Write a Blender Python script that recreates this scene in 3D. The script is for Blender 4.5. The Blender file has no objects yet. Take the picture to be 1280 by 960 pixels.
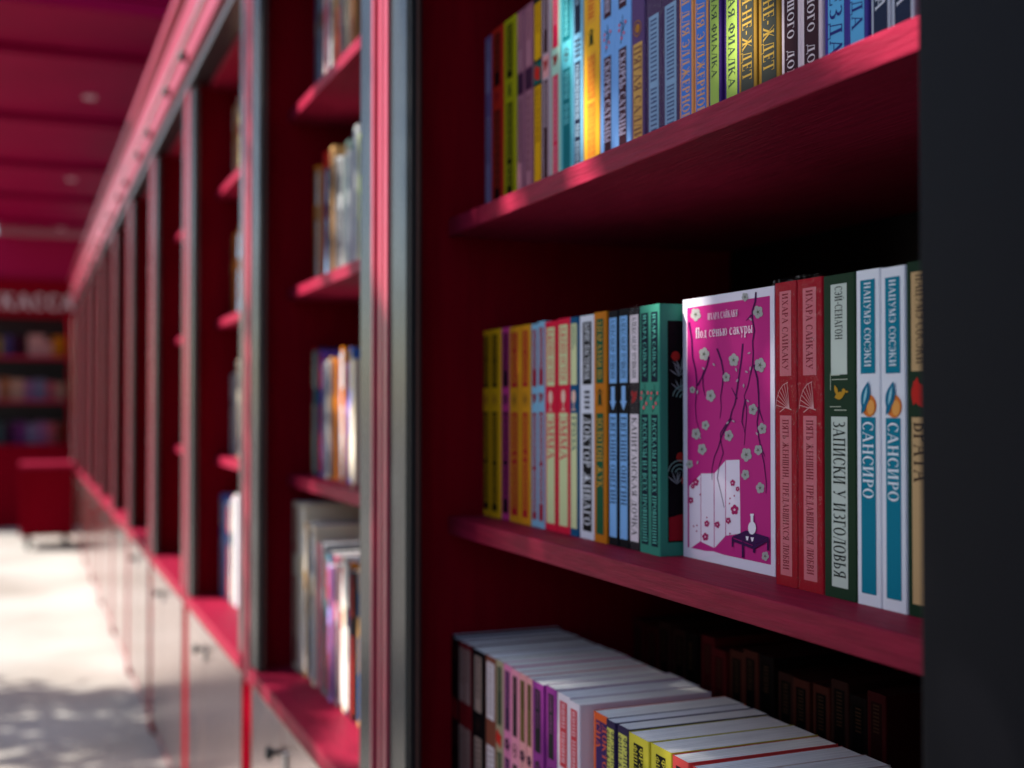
import bpy, bmesh, math, random
import numpy as np
from mathutils import Vector, Matrix
random.seed(11)
rng = np.random.default_rng(5)
SC = bpy.context.scene
COL = SC.collection
R = math.radians

# ------------------------------------------------------------------ camera, sky, sun, exposure
CZ = 0.91                                   # lens height above the paving
cam_d = bpy.data.cameras.new('camera')
cam = bpy.data.objects.new('camera', cam_d); COL.objects.link(cam)
cam.location = (0, 0, CZ)
cam.rotation_euler = (R(90 + 1.03), 0, R(-22.2))
cam_d.sensor_width = 36; cam_d.lens = 42.2
cam_d.clip_start = 0.02; cam_d.clip_end = 800
cam_d.dof.use_dof = True; cam_d.dof.focus_distance = 0.752; cam_d.dof.aperture_fstop = 4.7
SC.camera = cam

SUN_DIR = Vector((-0.70, 0.36, 0.62)).normalized()      # towards the sun
elev = math.asin(SUN_DIR.z); azim = math.atan2(SUN_DIR.x, SUN_DIR.y)
world = bpy.data.worlds.new('World'); SC.world = world; world.use_nodes = True
wn = world.node_tree.nodes; wl = world.node_tree.links
sky = wn.new('ShaderNodeTexSky'); sky.sky_type = 'NISHITA'; sky.sun_disc = False
sky.sun_elevation = elev; sky.sun_rotation = azim
wl.new(sky.outputs[0], wn['Background'].inputs[0]); wn['Background'].inputs[1].default_value = 0.105
sun_d = bpy.data.lights.new('sun', 'SUN'); sun_d.energy = 5.0; sun_d.angle = R(0.4); sun_d.color = (1, .95, .88)
sun = bpy.data.objects.new('sun', sun_d); COL.objects.link(sun)
sun.rotation_euler = (-SUN_DIR).to_track_quat('-Z', 'Y').to_euler()
sun.location = (-6, 3, 8)
SC.view_settings.view_transform = 'Standard'; SC.view_settings.look = 'None'
SC.view_settings.exposure = 1.22; SC.view_settings.gamma = 1

# ------------------------------------------------------------------ materials
MATS = {}
def srgb(r, g, b):
    f = lambda c: (c/255/12.92) if c/255 <= .04045 else ((c/255+.055)/1.055)**2.4
    return (f(r), f(g), f(b), 1)
def mat(key, col, rough=.45, metal=0, spec=.5, bump=0, bscale=(1, 1, 1), bfreq=200, var=0, vfreq=8, coat=0):
    if key in MATS: return MATS[key]
    m = bpy.data.materials.new(key); m.use_nodes = True; MATS[key] = m
    n = m.node_tree.nodes; l = m.node_tree.links; p = n['Principled BSDF']
    p.inputs['Base Color'].default_value = col; p.inputs['Roughness'].default_value = rough
    p.inputs['Metallic'].default_value = metal; p.inputs['Specular IOR Level'].default_value = spec
    p.inputs['Coat Weight'].default_value = coat; p.inputs['Coat Roughness'].default_value = .15
    if bump or var:
        tc = n.new('ShaderNodeTexCoord'); mp = n.new('ShaderNodeMapping'); mp.inputs['Scale'].default_value = bscale
        l.new(tc.outputs['Object'], mp.inputs[0])
        if bump:
            nz = n.new('ShaderNodeTexNoise'); nz.inputs['Scale'].default_value = bfreq; nz.inputs['Detail'].default_value = 6
            l.new(mp.outputs[0], nz.inputs['Vector'])
            bp = n.new('ShaderNodeBump'); bp.inputs['Strength'].default_value = bump; bp.inputs['Distance'].default_value = .002
            l.new(nz.outputs[0], bp.inputs['Height']); l.new(bp.outputs[0], p.inputs['Normal'])
            mr = n.new('ShaderNodeMapRange'); mr.inputs[3].default_value = rough-.1; mr.inputs[4].default_value = rough+.12
            l.new(nz.outputs[0], mr.inputs[0]); l.new(mr.outputs[0], p.inputs['Roughness'])
        if var:
            n2 = n.new('ShaderNodeTexNoise'); n2.inputs['Scale'].default_value = vfreq; n2.inputs['Detail'].default_value = 5
            l.new(mp.outputs[0], n2.inputs['Vector'])
            hs = n.new('ShaderNodeHueSaturation'); hs.inputs['Color'].default_value = col
            m2 = n.new('ShaderNodeMapRange'); m2.inputs[1].default_value = .3; m2.inputs[2].default_value = .7
            m2.inputs[3].default_value = 1-var; m2.inputs[4].default_value = 1+var
            l.new(n2.outputs[0], m2.inputs[0]); l.new(m2.outputs[0], hs.inputs['Value']); l.new(hs.outputs[0], p.inputs['Base Color'])
    return m
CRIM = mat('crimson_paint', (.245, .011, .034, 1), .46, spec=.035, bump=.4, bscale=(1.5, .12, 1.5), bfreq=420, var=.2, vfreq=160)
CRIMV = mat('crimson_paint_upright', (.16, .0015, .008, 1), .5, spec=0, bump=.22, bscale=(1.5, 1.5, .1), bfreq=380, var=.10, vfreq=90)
GLOSSR = mat('crimson_gloss_enamel', (.27, .012, .04, 1), .38, spec=.3, coat=.05)
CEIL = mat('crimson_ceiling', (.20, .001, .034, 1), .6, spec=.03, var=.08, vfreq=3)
STRIP = mat('crimson_strip_enamel', (.36, .03, .06, 1), .35, spec=.3, bump=.15, bscale=(1.5, 1.5, .1), bfreq=380)
BLACK = mat('black_lacquer', (.006, .005, .006, 1), .5, spec=.3)
JAMB = mat('black_powder_coat', (.007, .007, .010, 1), .5, bump=.12, bfreq=900, spec=.05)
ALU = mat('grey_aluminium', (.022, .026, .026, 1), .24, metal=0, spec=.13, bump=.06, bscale=(8, 8, .15), bfreq=300)
DOORM = mat('cabinet_laminate', (.36, .245, .23, 1), .09, metal=.9, bump=.14, bscale=(9, 9, .05), bfreq=60, var=.12, vfreq=25)
PAPER = [mat('paper_block_%d' % i, c, .8, spec=.1, bump=.6, bscale=(.02, 1, .02), bfreq=1400, var=.2, vfreq=900) for i, c in enumerate(((.86, .86, .86, 1), (.82, .80, .76, 1), (.84, .82, .78, 1), (.78, .78, .79, 1)))]
PAGES = PAPER[0]
WHITE = mat('white_paint', (.78, .77, .76, 1), .4)
CHROME = mat('caster_metal', (.5, .5, .5, 1), .25, metal=1)
RUBBER = mat('dark_rubber', (.02, .02, .02, 1), .7)
def paint(c, rough=.48):
    return mat('print_%d_%d_%d_%d' % (c[0], c[1], c[2], rough*100), srgb(*c), rough, spec=.02)

def make_film():
    m = bpy.data.materials.new('shrink_film'); m.use_nodes = True
    n = m.node_tree.nodes; l = m.node_tree.links
    for x in list(n): n.remove(x)
    out = n.new('ShaderNodeOutputMaterial'); mx = n.new('ShaderNodeMixShader'); tr = n.new('ShaderNodeBsdfTransparent')
    gl = n.new('ShaderNodeBsdfGlossy'); gl.inputs['Roughness'].default_value = .1
    tc = n.new('ShaderNodeTexCoord'); mp = n.new('ShaderNodeMapping'); mp.inputs['Scale'].default_value = (1, 1.2, .5)
    nz = n.new('ShaderNodeTexNoise'); nz.inputs['Scale'].default_value = 420; nz.inputs['Detail'].default_value = 3
    bp = n.new('ShaderNodeBump'); bp.inputs['Strength'].default_value = .8; bp.inputs['Distance'].default_value = .002
    l.new(tc.outputs['Object'], mp.inputs[0]); l.new(mp.outputs[0], nz.inputs['Vector']); l.new(nz.outputs[0], bp.inputs['Height'])
    l.new(bp.outputs[0], gl.inputs['Normal'])
    n3 = n.new('ShaderNodeTexNoise'); n3.inputs['Scale'].default_value = 330; n3.inputs['Detail'].default_value = 2; n3.inputs['Distortion'].default_value = 1.2
    l.new(mp.outputs[0], n3.inputs['Vector'])
    cr = n.new('ShaderNodeValToRGB'); e = cr.color_ramp.elements                 # thin bright creases in the film
    e[0].position = .485; e[0].color = (.0,)*3+(1,); e[1].position = .515; e[1].color = (.0,)*3+(1,)
    m_ = e.new(.5); m_.color = (.16,)*3+(1,)
    l.new(n3.outputs[0], cr.inputs[0]); l.new(cr.outputs[0], mx.inputs[0])
    l.new(tr.outputs[0], mx.inputs[1]); l.new(gl.outputs[0], mx.inputs[2]); l.new(mx.outputs[0], out.inputs[0])
    return m
FILM = make_film()

def make_ground():
    m = bpy.data.materials.new('pale_paving'); m.use_nodes = True
    n = m.node_tree.nodes; l = m.node_tree.links; p = n['Principled BSDF']
    tc = n.new('ShaderNodeTexCoord')
    a = n.new('ShaderNodeTexNoise'); a.inputs['Scale'].default_value = 1.3; a.inputs['Detail'].default_value = 9
    b = n.new('ShaderNodeTexNoise'); b.inputs['Scale'].default_value = 55; b.inputs['Detail'].default_value = 6
    cr = n.new('ShaderNodeValToRGB'); e = cr.color_ramp.elements
    e[0].position = .32; e[0].color = (.30, .265, .225, 1); e[1].position = .6; e[1].color = (.46, .44, .40, 1)
    l.new(tc.outputs['Object'], a.inputs[0]); l.new(tc.outputs['Object'], b.inputs[0])
    mx = n.new('ShaderNodeMixRGB'); mx.blend_type = 'MULTIPLY'; mx.inputs[0].default_value = .35
    l.new(a.outputs[0], cr.inputs[0]); l.new(cr.outputs[0], mx.inputs[1]); l.new(b.outputs[0], mx.inputs[2])
    l.new(mx.outputs[0], p.inputs['Base Color']); p.inputs['Roughness'].default_value = .8
    bp = n.new('ShaderNodeBump'); bp.inputs['Strength'].default_value = .4; bp.inputs['Distance'].default_value = .01
    l.new(b.outputs[0], bp.inputs['Height']); l.new(bp.outputs[0], p.inputs['Normal'])
    return m
def make_leaf():
    m = bpy.data.materials.new('leaf_green'); m.use_nodes = True
    n = m.node_tree.nodes; l = m.node_tree.links; p = n['Principled BSDF']
    oi = n.new('ShaderNodeTexNoise'); oi.inputs['Scale'].default_value = 3
    tc = n.new('ShaderNodeTexCoord'); l.new(tc.outputs['Object'], oi.inputs[0])
    cr = n.new('ShaderNodeValToRGB'); cr.color_ramp.elements[0].color = (.04, .075, .02, 1); cr.color_ramp.elements[1].color = (.08, .12, .03, 1)
    l.new(oi.outputs[0], cr.inputs[0]); l.new(cr.outputs[0], p.inputs['Base Color']); p.inputs['Roughness'].default_value = .5
    t = n.new('ShaderNodeBsdfTranslucent'); l.new(cr.outputs[0], t.inputs[0])
    mx = n.new('ShaderNodeMixShader'); mx.inputs[0].default_value = .3
    l.new(p.outputs[0], mx.inputs[1]); l.new(t.outputs[0], mx.inputs[2]); l.new(mx.outputs[0], n['Material Output'].inputs[0])
    return m

# ------------------------------------------------------------------ object helpers
def empty(name, loc, rz=0, rx=0):
    o = bpy.data.objects.new(name, None); COL.objects.link(o); o.location = loc; o.rotation_euler = (rx, 0, rz)
    o.empty_display_size = .05
    return o
def tag(o, label=None, cat=None, group=None, kind=None):
    if label: o['label'] = label
    if cat: o['category'] = cat
    if group: o['group'] = group
    if kind: o['kind'] = kind
    return o
def link(name, verts, faces, m, parent=None, off=(0, 0, 0), smooth=False):
    me = bpy.data.meshes.new(name)
    me.from_pydata([(v[0]-off[0], v[1]-off[1], v[2]-off[2]) for v in verts], [], faces); me.update()
    if smooth:
        for p in me.polygons: p.use_smooth = True
    me.materials.append(m)
    o = bpy.data.objects.new(name, me); COL.objects.link(o)
    if parent is not None: o.parent = parent
    return o
def box(name, x0, x1, y0, y1, z0, z1, m, parent=None, off=(0, 0, 0), bev=.0012):
    bm = bmesh.new()
    bmesh.ops.create_cube(bm, size=1)
    for v in bm.verts:
        v.co = Vector(((x0+x1)/2+v.co.x*(x1-x0)-off[0], (y0+y1)/2+v.co.y*(y1-y0)-off[1], (z0+z1)/2+v.co.z*(z1-z0)-off[2]))
    if bev: bmesh.ops.bevel(bm, geom=list(bm.edges), offset=bev, segments=2, affect='EDGES', profile=.5)
    me = bpy.data.meshes.new(name); bm.to_mesh(me); bm.free(); me.materials.append(m)
    o = bpy.data.objects.new(name, me); COL.objects.link(o)
    if parent is not None: o.parent = parent
    return o
def lathe(prof, n=20, axis='z', c=(0, 0, 0)):
    vs, fs = [], []
    for r, h in prof:
        for k in range(n):
            a = 2*math.pi*k/n; p = (r*math.cos(a), r*math.sin(a), h)
            if axis == 'x': p = (p[2], p[0], p[1])
            vs.append((p[0]+c[0], p[1]+c[1], p[2]+c[2]))
    for i in range(len(prof)-1):
        for k in range(n):
            fs.append((i*n+k, i*n+(k+1) % n, (i+1)*n+(k+1) % n, (i+1)*n+k))
    fs.append(tuple(range(n))[::-1]); fs.append(tuple(range((len(prof)-1)*n, len(prof)*n)))
    return vs, fs

# ------------------------------------------------------------------ a small serif Cyrillic letter set, drawn as outlines
T, t_, S_ = .17, .06, .07
def rect(x0, x1, y0, y1): return [(x0, y0), (x1, y0), (x1, y1), (x0, y1)]
def stem(x, y0=0, y1=1, w=None, sf='tb'):
    w = T if w is None else w
    o = [rect(x, x+w, y0, y1)]
    if 't' in sf: o.append(rect(x-S_, x+w+S_, y1-t_, y1))
    if 'b' in sf: o.append(rect(x-S_, x+w+S_, y0, y0+t_))
    return o
def dg(x0, y0, x1, y1, w): return [[(x0-w/2, y0), (x0+w/2, y0), (x1+w/2, y1), (x1-w/2, y1)]]
def arc(cx, cy, rx, ry, a0, a1, wt=None, wh=None):
    wt = T if wt is None else wt; wh = t_ if wh is None else wh
    n = max(4, int(abs(a1-a0)/18)); o = []
    for i in range(n):
        q = []
        for a, r in ((a0+(a1-a0)*i/n, 0), (a0+(a1-a0)*(i+1)/n, 0), (a0+(a1-a0)*(i+1)/n, 1), (a0+(a1-a0)*i/n, 1)):
            c, s = math.cos(R(a)), math.sin(R(a))
            q.append((cx+(rx-r*wt)*c, cy+(ry-r*wh)*s))
        o.append(q)
    return o
def gl(ch):
    A = T; b = t_
    if ch == 'А': return dg(.08, 0, .40, 1, b)+dg(.40, 1, .72, 0, A)+[rect(.2, .6, .3, .3+b)]+[rect(0, .2, 0, b), rect(.58, .86, 0, b)], .86
    if ch == 'Б': return stem(.1)+[rect(.1, .6, 1-b, 1), rect(.55, .6, .8, 1)]+arc(.3, .29, .36, .29, -90, 90)+[rect(.2, .32, .58-b, .58), rect(.2, .32, 0, b)], .7
    if ch == 'В': return stem(.1)+arc(.3, .27, .38, .27, -90, 90)+arc(.3, .76, .32, .24, -90, 90)+[rect(.2, .31, 0, b), rect(.2, .31, 1-b, 1), rect(.2, .31, .5, .5+b)], .72
    if ch == 'Г': return stem(.1)+[rect(.1, .6, 1-b, 1), rect(.55, .6, .76, 1)], .64
    if ch == 'Д': return dg(.2, b, .36, 1, b)+stem(.52, 0, 1, sf='t')+[rect(.05, .85, 0, b), rect(.05, .1, -.2, 0), rect(.8, .85, -.2, 0), rect(.34, .55, 1-b, 1)], .9
    if ch == 'Е': return stem(.1)+[rect(.1, .6, 1-b, 1), rect(.1, .62, 0, b), rect(.25, .5, .5, .5+b), rect(.55, .6, .78, 1), rect(.57, .62, 0, .24), rect(.46, .5, .4, .64)], .68
    if ch == 'Ж': return stem(.5)+dg(.5, .5, .15, 1, b)+dg(.66, .5, 1.02, 1, b)+dg(.5, .55, .12, 0, A)+dg(.66, .55, 1.05, 0, A)+[rect(0, .25, 0, b), rect(.92, 1.17, 0, b)], 1.17
    if ch == 'З': return arc(.28, .27, .34, .27, -130, 90)+arc(.28, .76, .3, .24, -90, 135)+[rect(.2, .3, .5, .5+b)], .66
    if ch in 'ИЙ':
        g = stem(.1)+stem(.62)+dg(.25, .05, .64, .95, b)
        if ch == 'Й': g += arc(.45, 1.3, .18, .18, 200, 340, .06, .06)
        return g, .92
    if ch == 'К': return stem(.1)+dg(.27, .45, .66, 1, b)+dg(.38, .6, .72, 0, A)+[rect(.55, .78, 1-b, 1), rect(.6, .86, 0, b)], .86
    if ch == 'Л': return dg(.12, 0, .38, 1, b)+stem(.52)+[rect(.3, .55, 1-b, 1), rect(.02, .2, 0, b)], .8
    if ch == 'М': return stem(.1, w=b)+stem(.75)+dg(.16, 1, .47, .05, A)+dg(.47, .05, .8, 1, b), 1.03
    if ch == 'Н': return stem(.1)+stem(.6)+[rect(.2, .65, .47, .47+b)], .9
    if ch == 'О': return arc(.4, .5, .38, .52, 0, 360), .82
    if ch == 'П': return stem(.1)+stem(.6)+[rect(.2, .65, 1-b, 1)], .9
    if ch == 'Р': return stem(.1)+arc(.3, .72, .36, .28, -90, 90)+[rect(.2, .31, 1-b, 1), rect(.2, .31, .44, .44+b)], .7
    if ch == 'С': return arc(.4, .5, .38, .52, 42, 318)+[rect(.64, .69, .66, .95)], .74
    if ch == 'Т': return stem(.3, sf='b')+[rect(.02, .75, 1-b, 1), rect(.02, .07, .76, 1), rect(.7, .75, .76, 1)], .78
    if ch == 'У': return dg(.15, 1, .45, .35, A)+dg(.7, 1, .36, .08, b)+[rect(.02, .28, 1-b, 1), rect(.58, .8, 1-b, 1), rect(.2, .38, 0, .12)], .8
    if ch == 'Ф': return stem(.4)+arc(.485, .52, .45, .33, 0, 360), .96
    if ch == 'Х': return dg(.16, 1, .66, 0, A)+dg(.66, 1, .16, 0, b)+[rect(.04, .3, 1-b, 1), rect(.55, .78, 1-b, 1), rect(.04, .26, 0, b), rect(.54, .8, 0, b)], .84
    if ch == 'Ц': return stem(.1, sf='t')+stem(.58, sf='t')+[rect(.03, .85, 0, b), rect(.8, .85, -.2, 0)], .9
    if ch == 'Ч': return stem(.52)+stem(.1, .6, 1, sf='t')+arc(.38, .62, .28, .2, 180, 300), .8
    if ch == 'Ш': return stem(.1, sf='t')+stem(.45, sf='t')+stem(.8, sf='t')+[rect(.03, 1.04, 0, b)], 1.08
    if ch == 'Щ': return stem(.1, sf='t')+stem(.45, sf='t')+stem(.8, sf='t')+[rect(.03, 1.08, 0, b), rect(1.03, 1.08, -.2, 0)], 1.12
    if ch == 'Ь': return stem(.1)+arc(.3, .28, .36, .28, -90, 90)+[rect(.2, .31, 0, b), rect(.2, .31, .56-b, .56)], .7
    if ch == 'Ы': return gl('Ь')[0]+stem(.78), 1.04
    if ch == 'Э': return arc(.32, .5, .38, .52, -140, 140)+[rect(.2, .6, .48, .48+b)], .74
    if ch == 'Ю': return stem(.1)+[rect(.2, .45, .48, .48+b)]+arc(.75, .5, .35, .52, 0, 360), 1.13
    if ch == 'Я': return stem(.5)+arc(.42, .73, .36, .27, 90, 270)+[rect(.4, .52, 1-b, 1), rect(.4, .52, .46, .46+b)]+dg(.42, .48, .16, 0, A), .74
    if ch == 'а': return arc(.3, .22, .26, .22, 0, 360, .12, .05)+[rect(.44, .58, 0, .5)]+arc(.34, .48, .24, .2, 0, 150, .12, .05), .64
    if ch == 'е': return arc(.33, .33, .31, .34, 0, 315, .13, .05)+[rect(.12, .62, .3, .35)], .68
    if ch == 'р': return stem(.1, -.35, .66, .14)+arc(.36, .33, .32, .34, -150, 150, .13, .05), .74
    if ch == 'у': return dg(.12, .66, .34, .06, .15)+dg(.6, .66, .25, -.35, .05)+[rect(0, .25, .61, .66), rect(.48, .68, .61, .66)], .66
    if ch in 'одснньюкы':
        g, w = gl(ch.upper()); k = .66
        return [[(x*.8, y*k) for x, y in q] for q in g], w*.8
    if ch == ',': return [rect(.08, .2, 0, .14), rect(.14, .2, -.16, .0)], .3
    if ch == '-': return [rect(.06, .36, .38, .48)], .42
    return [], .36
def pseudo():
    g = stem(.1); w = .4
    if random.random() < .75: g = g+stem(.5, sf=random.choice(['t', 'b', 'tb'])); w = .8
    if random.random() < .7: g.append(rect(.12, w-.1, *random.choice([(.94, 1), (.46, .53), (0, .07)])))
    return g, w
def lay_text(s, h, maxlen, track=.06):
    """polygons of a line of letters, baseline v=0, starting at u=0"""
    out, u, k = [], 0, 0
    seq = [pseudo() if c == '~' else gl(c) for c in s]
    nat = sum(w+track for _, w in seq)*h
    sx = min(1.0, maxlen/nat) if nat > 0 else 1
    for g, w in seq:
        for i, q in enumerate(g):
            out.append([((u+x)*h*sx, y*h, i % 9) for x, y in q])
        u += w+track
    return out, u*h*sx
STEP = 1.6e-5
def poly_obj(name, polys, m, parent, fn):
    vs, fs = [], []
    for q in polys:
        i = len(vs); vs += [fn(*p) for p in q]; fs.append(tuple(range(i, i+len(q))))
    if not fs: return None
    return link(name, vs, fs, m, parent)

# ------------------------------------------------------------------ books
def circ(cx, cy, rx, ry=None, n=14, rot=0):
    ry = rx if ry is None else ry
    return [(cx+rx*math.cos(a)*math.cos(rot)-ry*math.sin(a)*math.sin(rot), cy+rx*math.cos(a)*math.sin(rot)+ry*math.sin(a)*math.cos(rot)) for a in [2*math.pi*k/n for k in range(n)]]
def lens(x0, y0, x1, y1, w, n=7):
    dx, dy = x1-x0, y1-y0; L = math.hypot(dx, dy); nx, ny = -dy/L, dx/L
    up = [(x0+dx*i/n+nx*w*math.sin(math.pi*i/n), y0+dy*i/n+ny*w*math.sin(math.pi*i/n)) for i in range(n+1)]
    dn = [(x0+dx*i/n-nx*w*math.sin(math.pi*i/n), y0+dy*i/n-ny*w*math.sin(math.pi*i/n)) for i in range(n-1, 0, -1)]
    return up+dn
def polyline(pts, w0, w1):
    o = []; n = len(pts)-1
    for i in range(n):
        (x0, y0), (x1, y1) = pts[i], pts[i+1]; L = math.hypot(x1-x0, y1-y0) or 1; nx, ny = -(y1-y0)/L, (x1-x0)/L
        a = w0+(w1-w0)*i/n; b = w0+(w1-w0)*(i+1)/n
        o.append([(x0+nx*a, y0+ny*a), (x1+nx*b, y1+ny*b), (x1-nx*b, y1-ny*b), (x0-nx*a, y0-ny*a)])
    return o
def emblem(kind, w):
    """shapes in metres around the emblem centre: a to the right, b up"""
    if kind == 'peach':
        return [((222, 120, 50), [circ(.001, -.0045, .0072)]), ((236, 160, 80), [circ(.003, -.0055, .0038, .005)]),
                ((20, 110, 140), [lens(-.005, -.008, .001, .011, .0042), lens(-.006, -.010, -.001, -.001, .002)]),
                ((150, 205, 215), [lens(-.0035, -.004, .0002, .008, .0012)])]
    if kind == 'duck':
        return [((190, 140, 40), [lens(-.004, -.001, .005, .001, .0022), circ(.0042, .0024, .0016), lens(-.001, .0, -.004, .006, .0014), lens(.0055, .0024, .0085, .002, .0006)]),
                ((190, 195, 170), [rect(-.007, .001, .0115, .012), rect(-.006, .008, .009, .0094), rect(-.004, .007, -.0085, -.008), rect(-.008, .002, -.0065, -.0061), rect(-.0075, -.0071, .003, .013)])]
    if kind == 'fan':
        o = []
        for k in range(7):
            a = R(100+k*12); o += polyline([(.004, -.008), (.004+.014*math.cos(a), -.008+.016*math.sin(a))], .00022, .00022)
        return [((214, 150, 150), o+arc(.004, -.008, .0145, .0165, 95, 180, .0005, .0005)+polyline([(-.006, -.01), (.0, -.007), (.006, -.0085)], .0003, .0003))]
    if kind == 'leaf':
        return [((196, 40, 34), [lens(-.006, .007, .004, -.008, .005), lens(-.007, -.002, .006, .003, .004), lens(-.003, .009, -.006, -.006, .003)])]
    if kind == 'arrow':
        return [((130, 175, 225), [rect(-.0032, .0032, -.002, .0095), [(-.0055, -.002), (.0055, -.002), (0, -.0095)]])]
    if kind == 'plum':
        o = polyline([(-.003, -.011), (-.001, -.002), (.001, .003), (.0, .011)], .0005, .0003)+polyline([(-.001, -.002), (.005, .003)], .0004, .0003)+polyline([(.001, .003), (-.004, .007)], .0004, .0003)
        d = [circ(x, y, .0014) for x, y in ((-.0045, .004), (.0055, .004), (-.001, -.007), (.003, -.004), (-.005, .0))]
        return [((14, 40, 44), o), ((214, 90, 100), d)]
    if kind == 'goblet':
        return [((232, 190, 170), [circ(0, .002, .0045, .006), rect(-.0008, .0008, -.009, -.003), rect(-.0035, .0035, -.010, -.0088)])]
    if kind == 'rows':
        return [((60, 60, 70), [rect(-.005, .005, -.008+k*.0042, -.0058+k*.0042) for k in range(4)])]
    if kind == 'beetle':
        return [((40, 60, 30), [circ(0, -.001, .0032, .005), circ(0, .006, .0018)]+polyline([(-.005, -.006), (0, 0), (.005, .006)], .0004, .0004)+polyline([(.005, -.006), (0, 0), (-.005, .006)], .0004, .0004))]
    if kind == 'flower':
        return [((70, 40, 60), [circ(.0035*math.cos(k*1.257), .0035*math.sin(k*1.257), .0024) for k in range(5)]+polyline([(0, -.004), (.001, -.011)], .0005, .0003))]
    if kind == 'drop':
        return [((150, 30, 34), [lens(-.004, -.004, .005, .006, .003), circ(-.003, .004, .0022)])]
    if kind == 'knot':
        return [((70, 45, 40), arc(0, 0, .0042, .006, 0, 360, .001, .001)+[circ(0, 0, .0015)])]
    if kind == 'sun':
        return [((168, 110, 40), [circ(0, 0, .0036)]+arc(0, 0, .0062, .0062, 0, 360, .0009, .0009))]
    return []

BOOKS = []
def book(label, spine_x, ya, yb, z0, cover, H=.185, W=.116, panel=None, ptext=None, author='', title='', em=None, emb_bg=None,
         spine=None, pw=.62, tfrac=.95, th=.62, afrac=.95, pv=((.03, .31), (.44, .965)), film=False, group='books', rz=0, name='paperback_book', cat='book',
         solid=False, lines=1, em_at=.375, ah=None, pm=None, gap=.0005, em_s=1):
    """one book: ya nearer the camera, yb farther; spine faces -X"""
    th_ = abs(yb-ya)-gap; H += random.uniform(-.0010, .0006); rz += R(random.uniform(-.3, .3))
    r = empty(name, (spine_x, min(ya, yb)+gap/2, z0), rz)
    cm = paint(cover); c = .0003; k = min(.0011, th_*.15)
    # cover: U-shaped card with rounded spine edges
    out = [(W, 0), (k, 0), (k*.3, k*.3), (0, k), (0, th_-k), (k*.3, th_-k*.3), (k, th_), (W, th_)]
    inn = [(W, th_-c), (k+c, th_-c), (c, th_-k-c), (c, k+c), (k+c, c), (W, c)]
    ring = out+inn; n = len(ring)
    vs = [(x, y, 0) for x, y in ring]+[(x, y, H) for x, y in ring]
    fs = [(i, (i+1) % n, n+(i+1) % n, n+i) for i in range(n)]
    pairs = [(0, 1, 12, 13), (1, 2, 11, 12), (2, 3, 11), (3, 4, 10, 11), (4, 5, 10), (5, 6, 9, 10), (6, 7, 8, 9)]
    for q in pairs:
        fs.append(tuple(reversed(q))); fs.append(tuple(n+i for i in q))
    link('cover', vs, fs, cm, r)
    e = .00012; d = .00025
    pv_, pf_ = [], []
    for z in (d*.6, H-d):
        pv_ += [(c+e, k+c+e, z), (W-.0008, c+e, z), (W-.0008, th_-c-e, z), (c+e, th_-k-c-e, z)]
    link('pages', pv_, [(3, 2, 1, 0), (4, 5, 6, 7), (0, 1, 5, 4), (1, 2, 6, 5), (2, 3, 7, 6), (3, 0, 4, 7)], pm or random.choice(PAPER), r)
    yc = th_/2
    if spine:                                                        # spine in another colour than the boards
        link('spine_strip', [(-.00008, k, .0003), (-.00008, th_-k, .0003), (-.00008, th_-k, H-.0003), (-.00008, k, H-.0003)], [(0, 1, 2, 3)], paint(spine), r)
    x1 = -.0002
    hw = th_*pw/2
    if panel:
        for nm, (a, b) in zip(('author_panel', 'title_panel'), pv):
            pc = panel if not isinstance(panel[0], tuple) else (panel[0] if nm == 'author_panel' else panel[1])
            link(nm, [(x1, yc-hw, H*(1-a)), (x1, yc+hw, H*(1-a)), (x1, yc+hw, H*(1-b)), (x1, yc-hw, H*(1-b))], [(0, 1, 2, 3)], paint(pc), r)
    if emb_bg:
        a, b = pv[0][1]+.012, pv[1][0]-.012
        link('emblem_band', [(x1, k, H*(1-a)), (x1, th_-k, H*(1-a)), (x1, th_-k, H*(1-b)), (x1, k, H*(1-b))], [(0, 1, 2, 3)], paint(emb_bg), r)
    x2 = x1-.0001
    tc = ptext or (20, 20, 20)
    for nm, s, (a, b), f, hh in (('author_lettering', author, pv[0], afrac, ah or th*.8), ('title_lettering', title, pv[1], tfrac, th)):
        if not s: continue
        rows = s.split('|')
        hgt = 2*hw*hh/len(rows)
        for j, row in enumerate(rows):
            L = (b-a)*H*f*.96
            polys, used = lay_text(row, hgt, L)
            cy = yc + (j-(len(rows)-1)/2)*-1*hgt*1.45*-1
            z_s = H*(1-a)-(b-a)*H*.025
            poly_obj(nm, polys, paint(tc), r, lambda u, v, q, cy=cy, z_s=z_s, hgt=hgt: (x2-q*STEP, cy+hgt/2-v, z_s-u))
    if em:
        sc = min(1.0, th_/.017)*em_s
        for j, (colr, shapes) in enumerate(emblem(em, th_)):
            poly_obj('emblem', [[(a, b, i % 9) for a, b in s] for i, s in enumerate(shapes)], paint(colr), r,
                     lambda a, b, q, j=j: (x2-j*2e-4-q*STEP, yc-a*sc, H*(1-em_at)+b*sc))
    if film:
        g = .0009; nz = 46; prof = [(.03, -g), (.012, -g), (.002, -g), (-g, -g*.2), (-g, th_*.25), (-g, th_*.5), (-g, th_*.75), (-g, th_+g*.2), (.002, th_+g), (.012, th_+g), (.03, th_+g)]
        vs, fs = [], []; m_ = len(prof)
        for i in range(nz+1):
            z = -.0002+(H+.0022)*i/nz
            for j, (x, y) in enumerate(prof):
                wr = random.uniform(-1, 1)*.00045
                vs.append((x-max(0, wr+.0003) if 2 < j < 8 else x, y, max(.0001, z+random.uniform(-1, 1)*.0008)))
        for i in range(nz):
            for j in range(m_-1):
                a = i*m_+j; fs.append((a, a+1, a+m_+1, a+m_))
        link('shrink_wrap', vs, fs, FILM, r)
    tag(r, label, cat, group); BOOKS.append(r)
    return r

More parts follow.
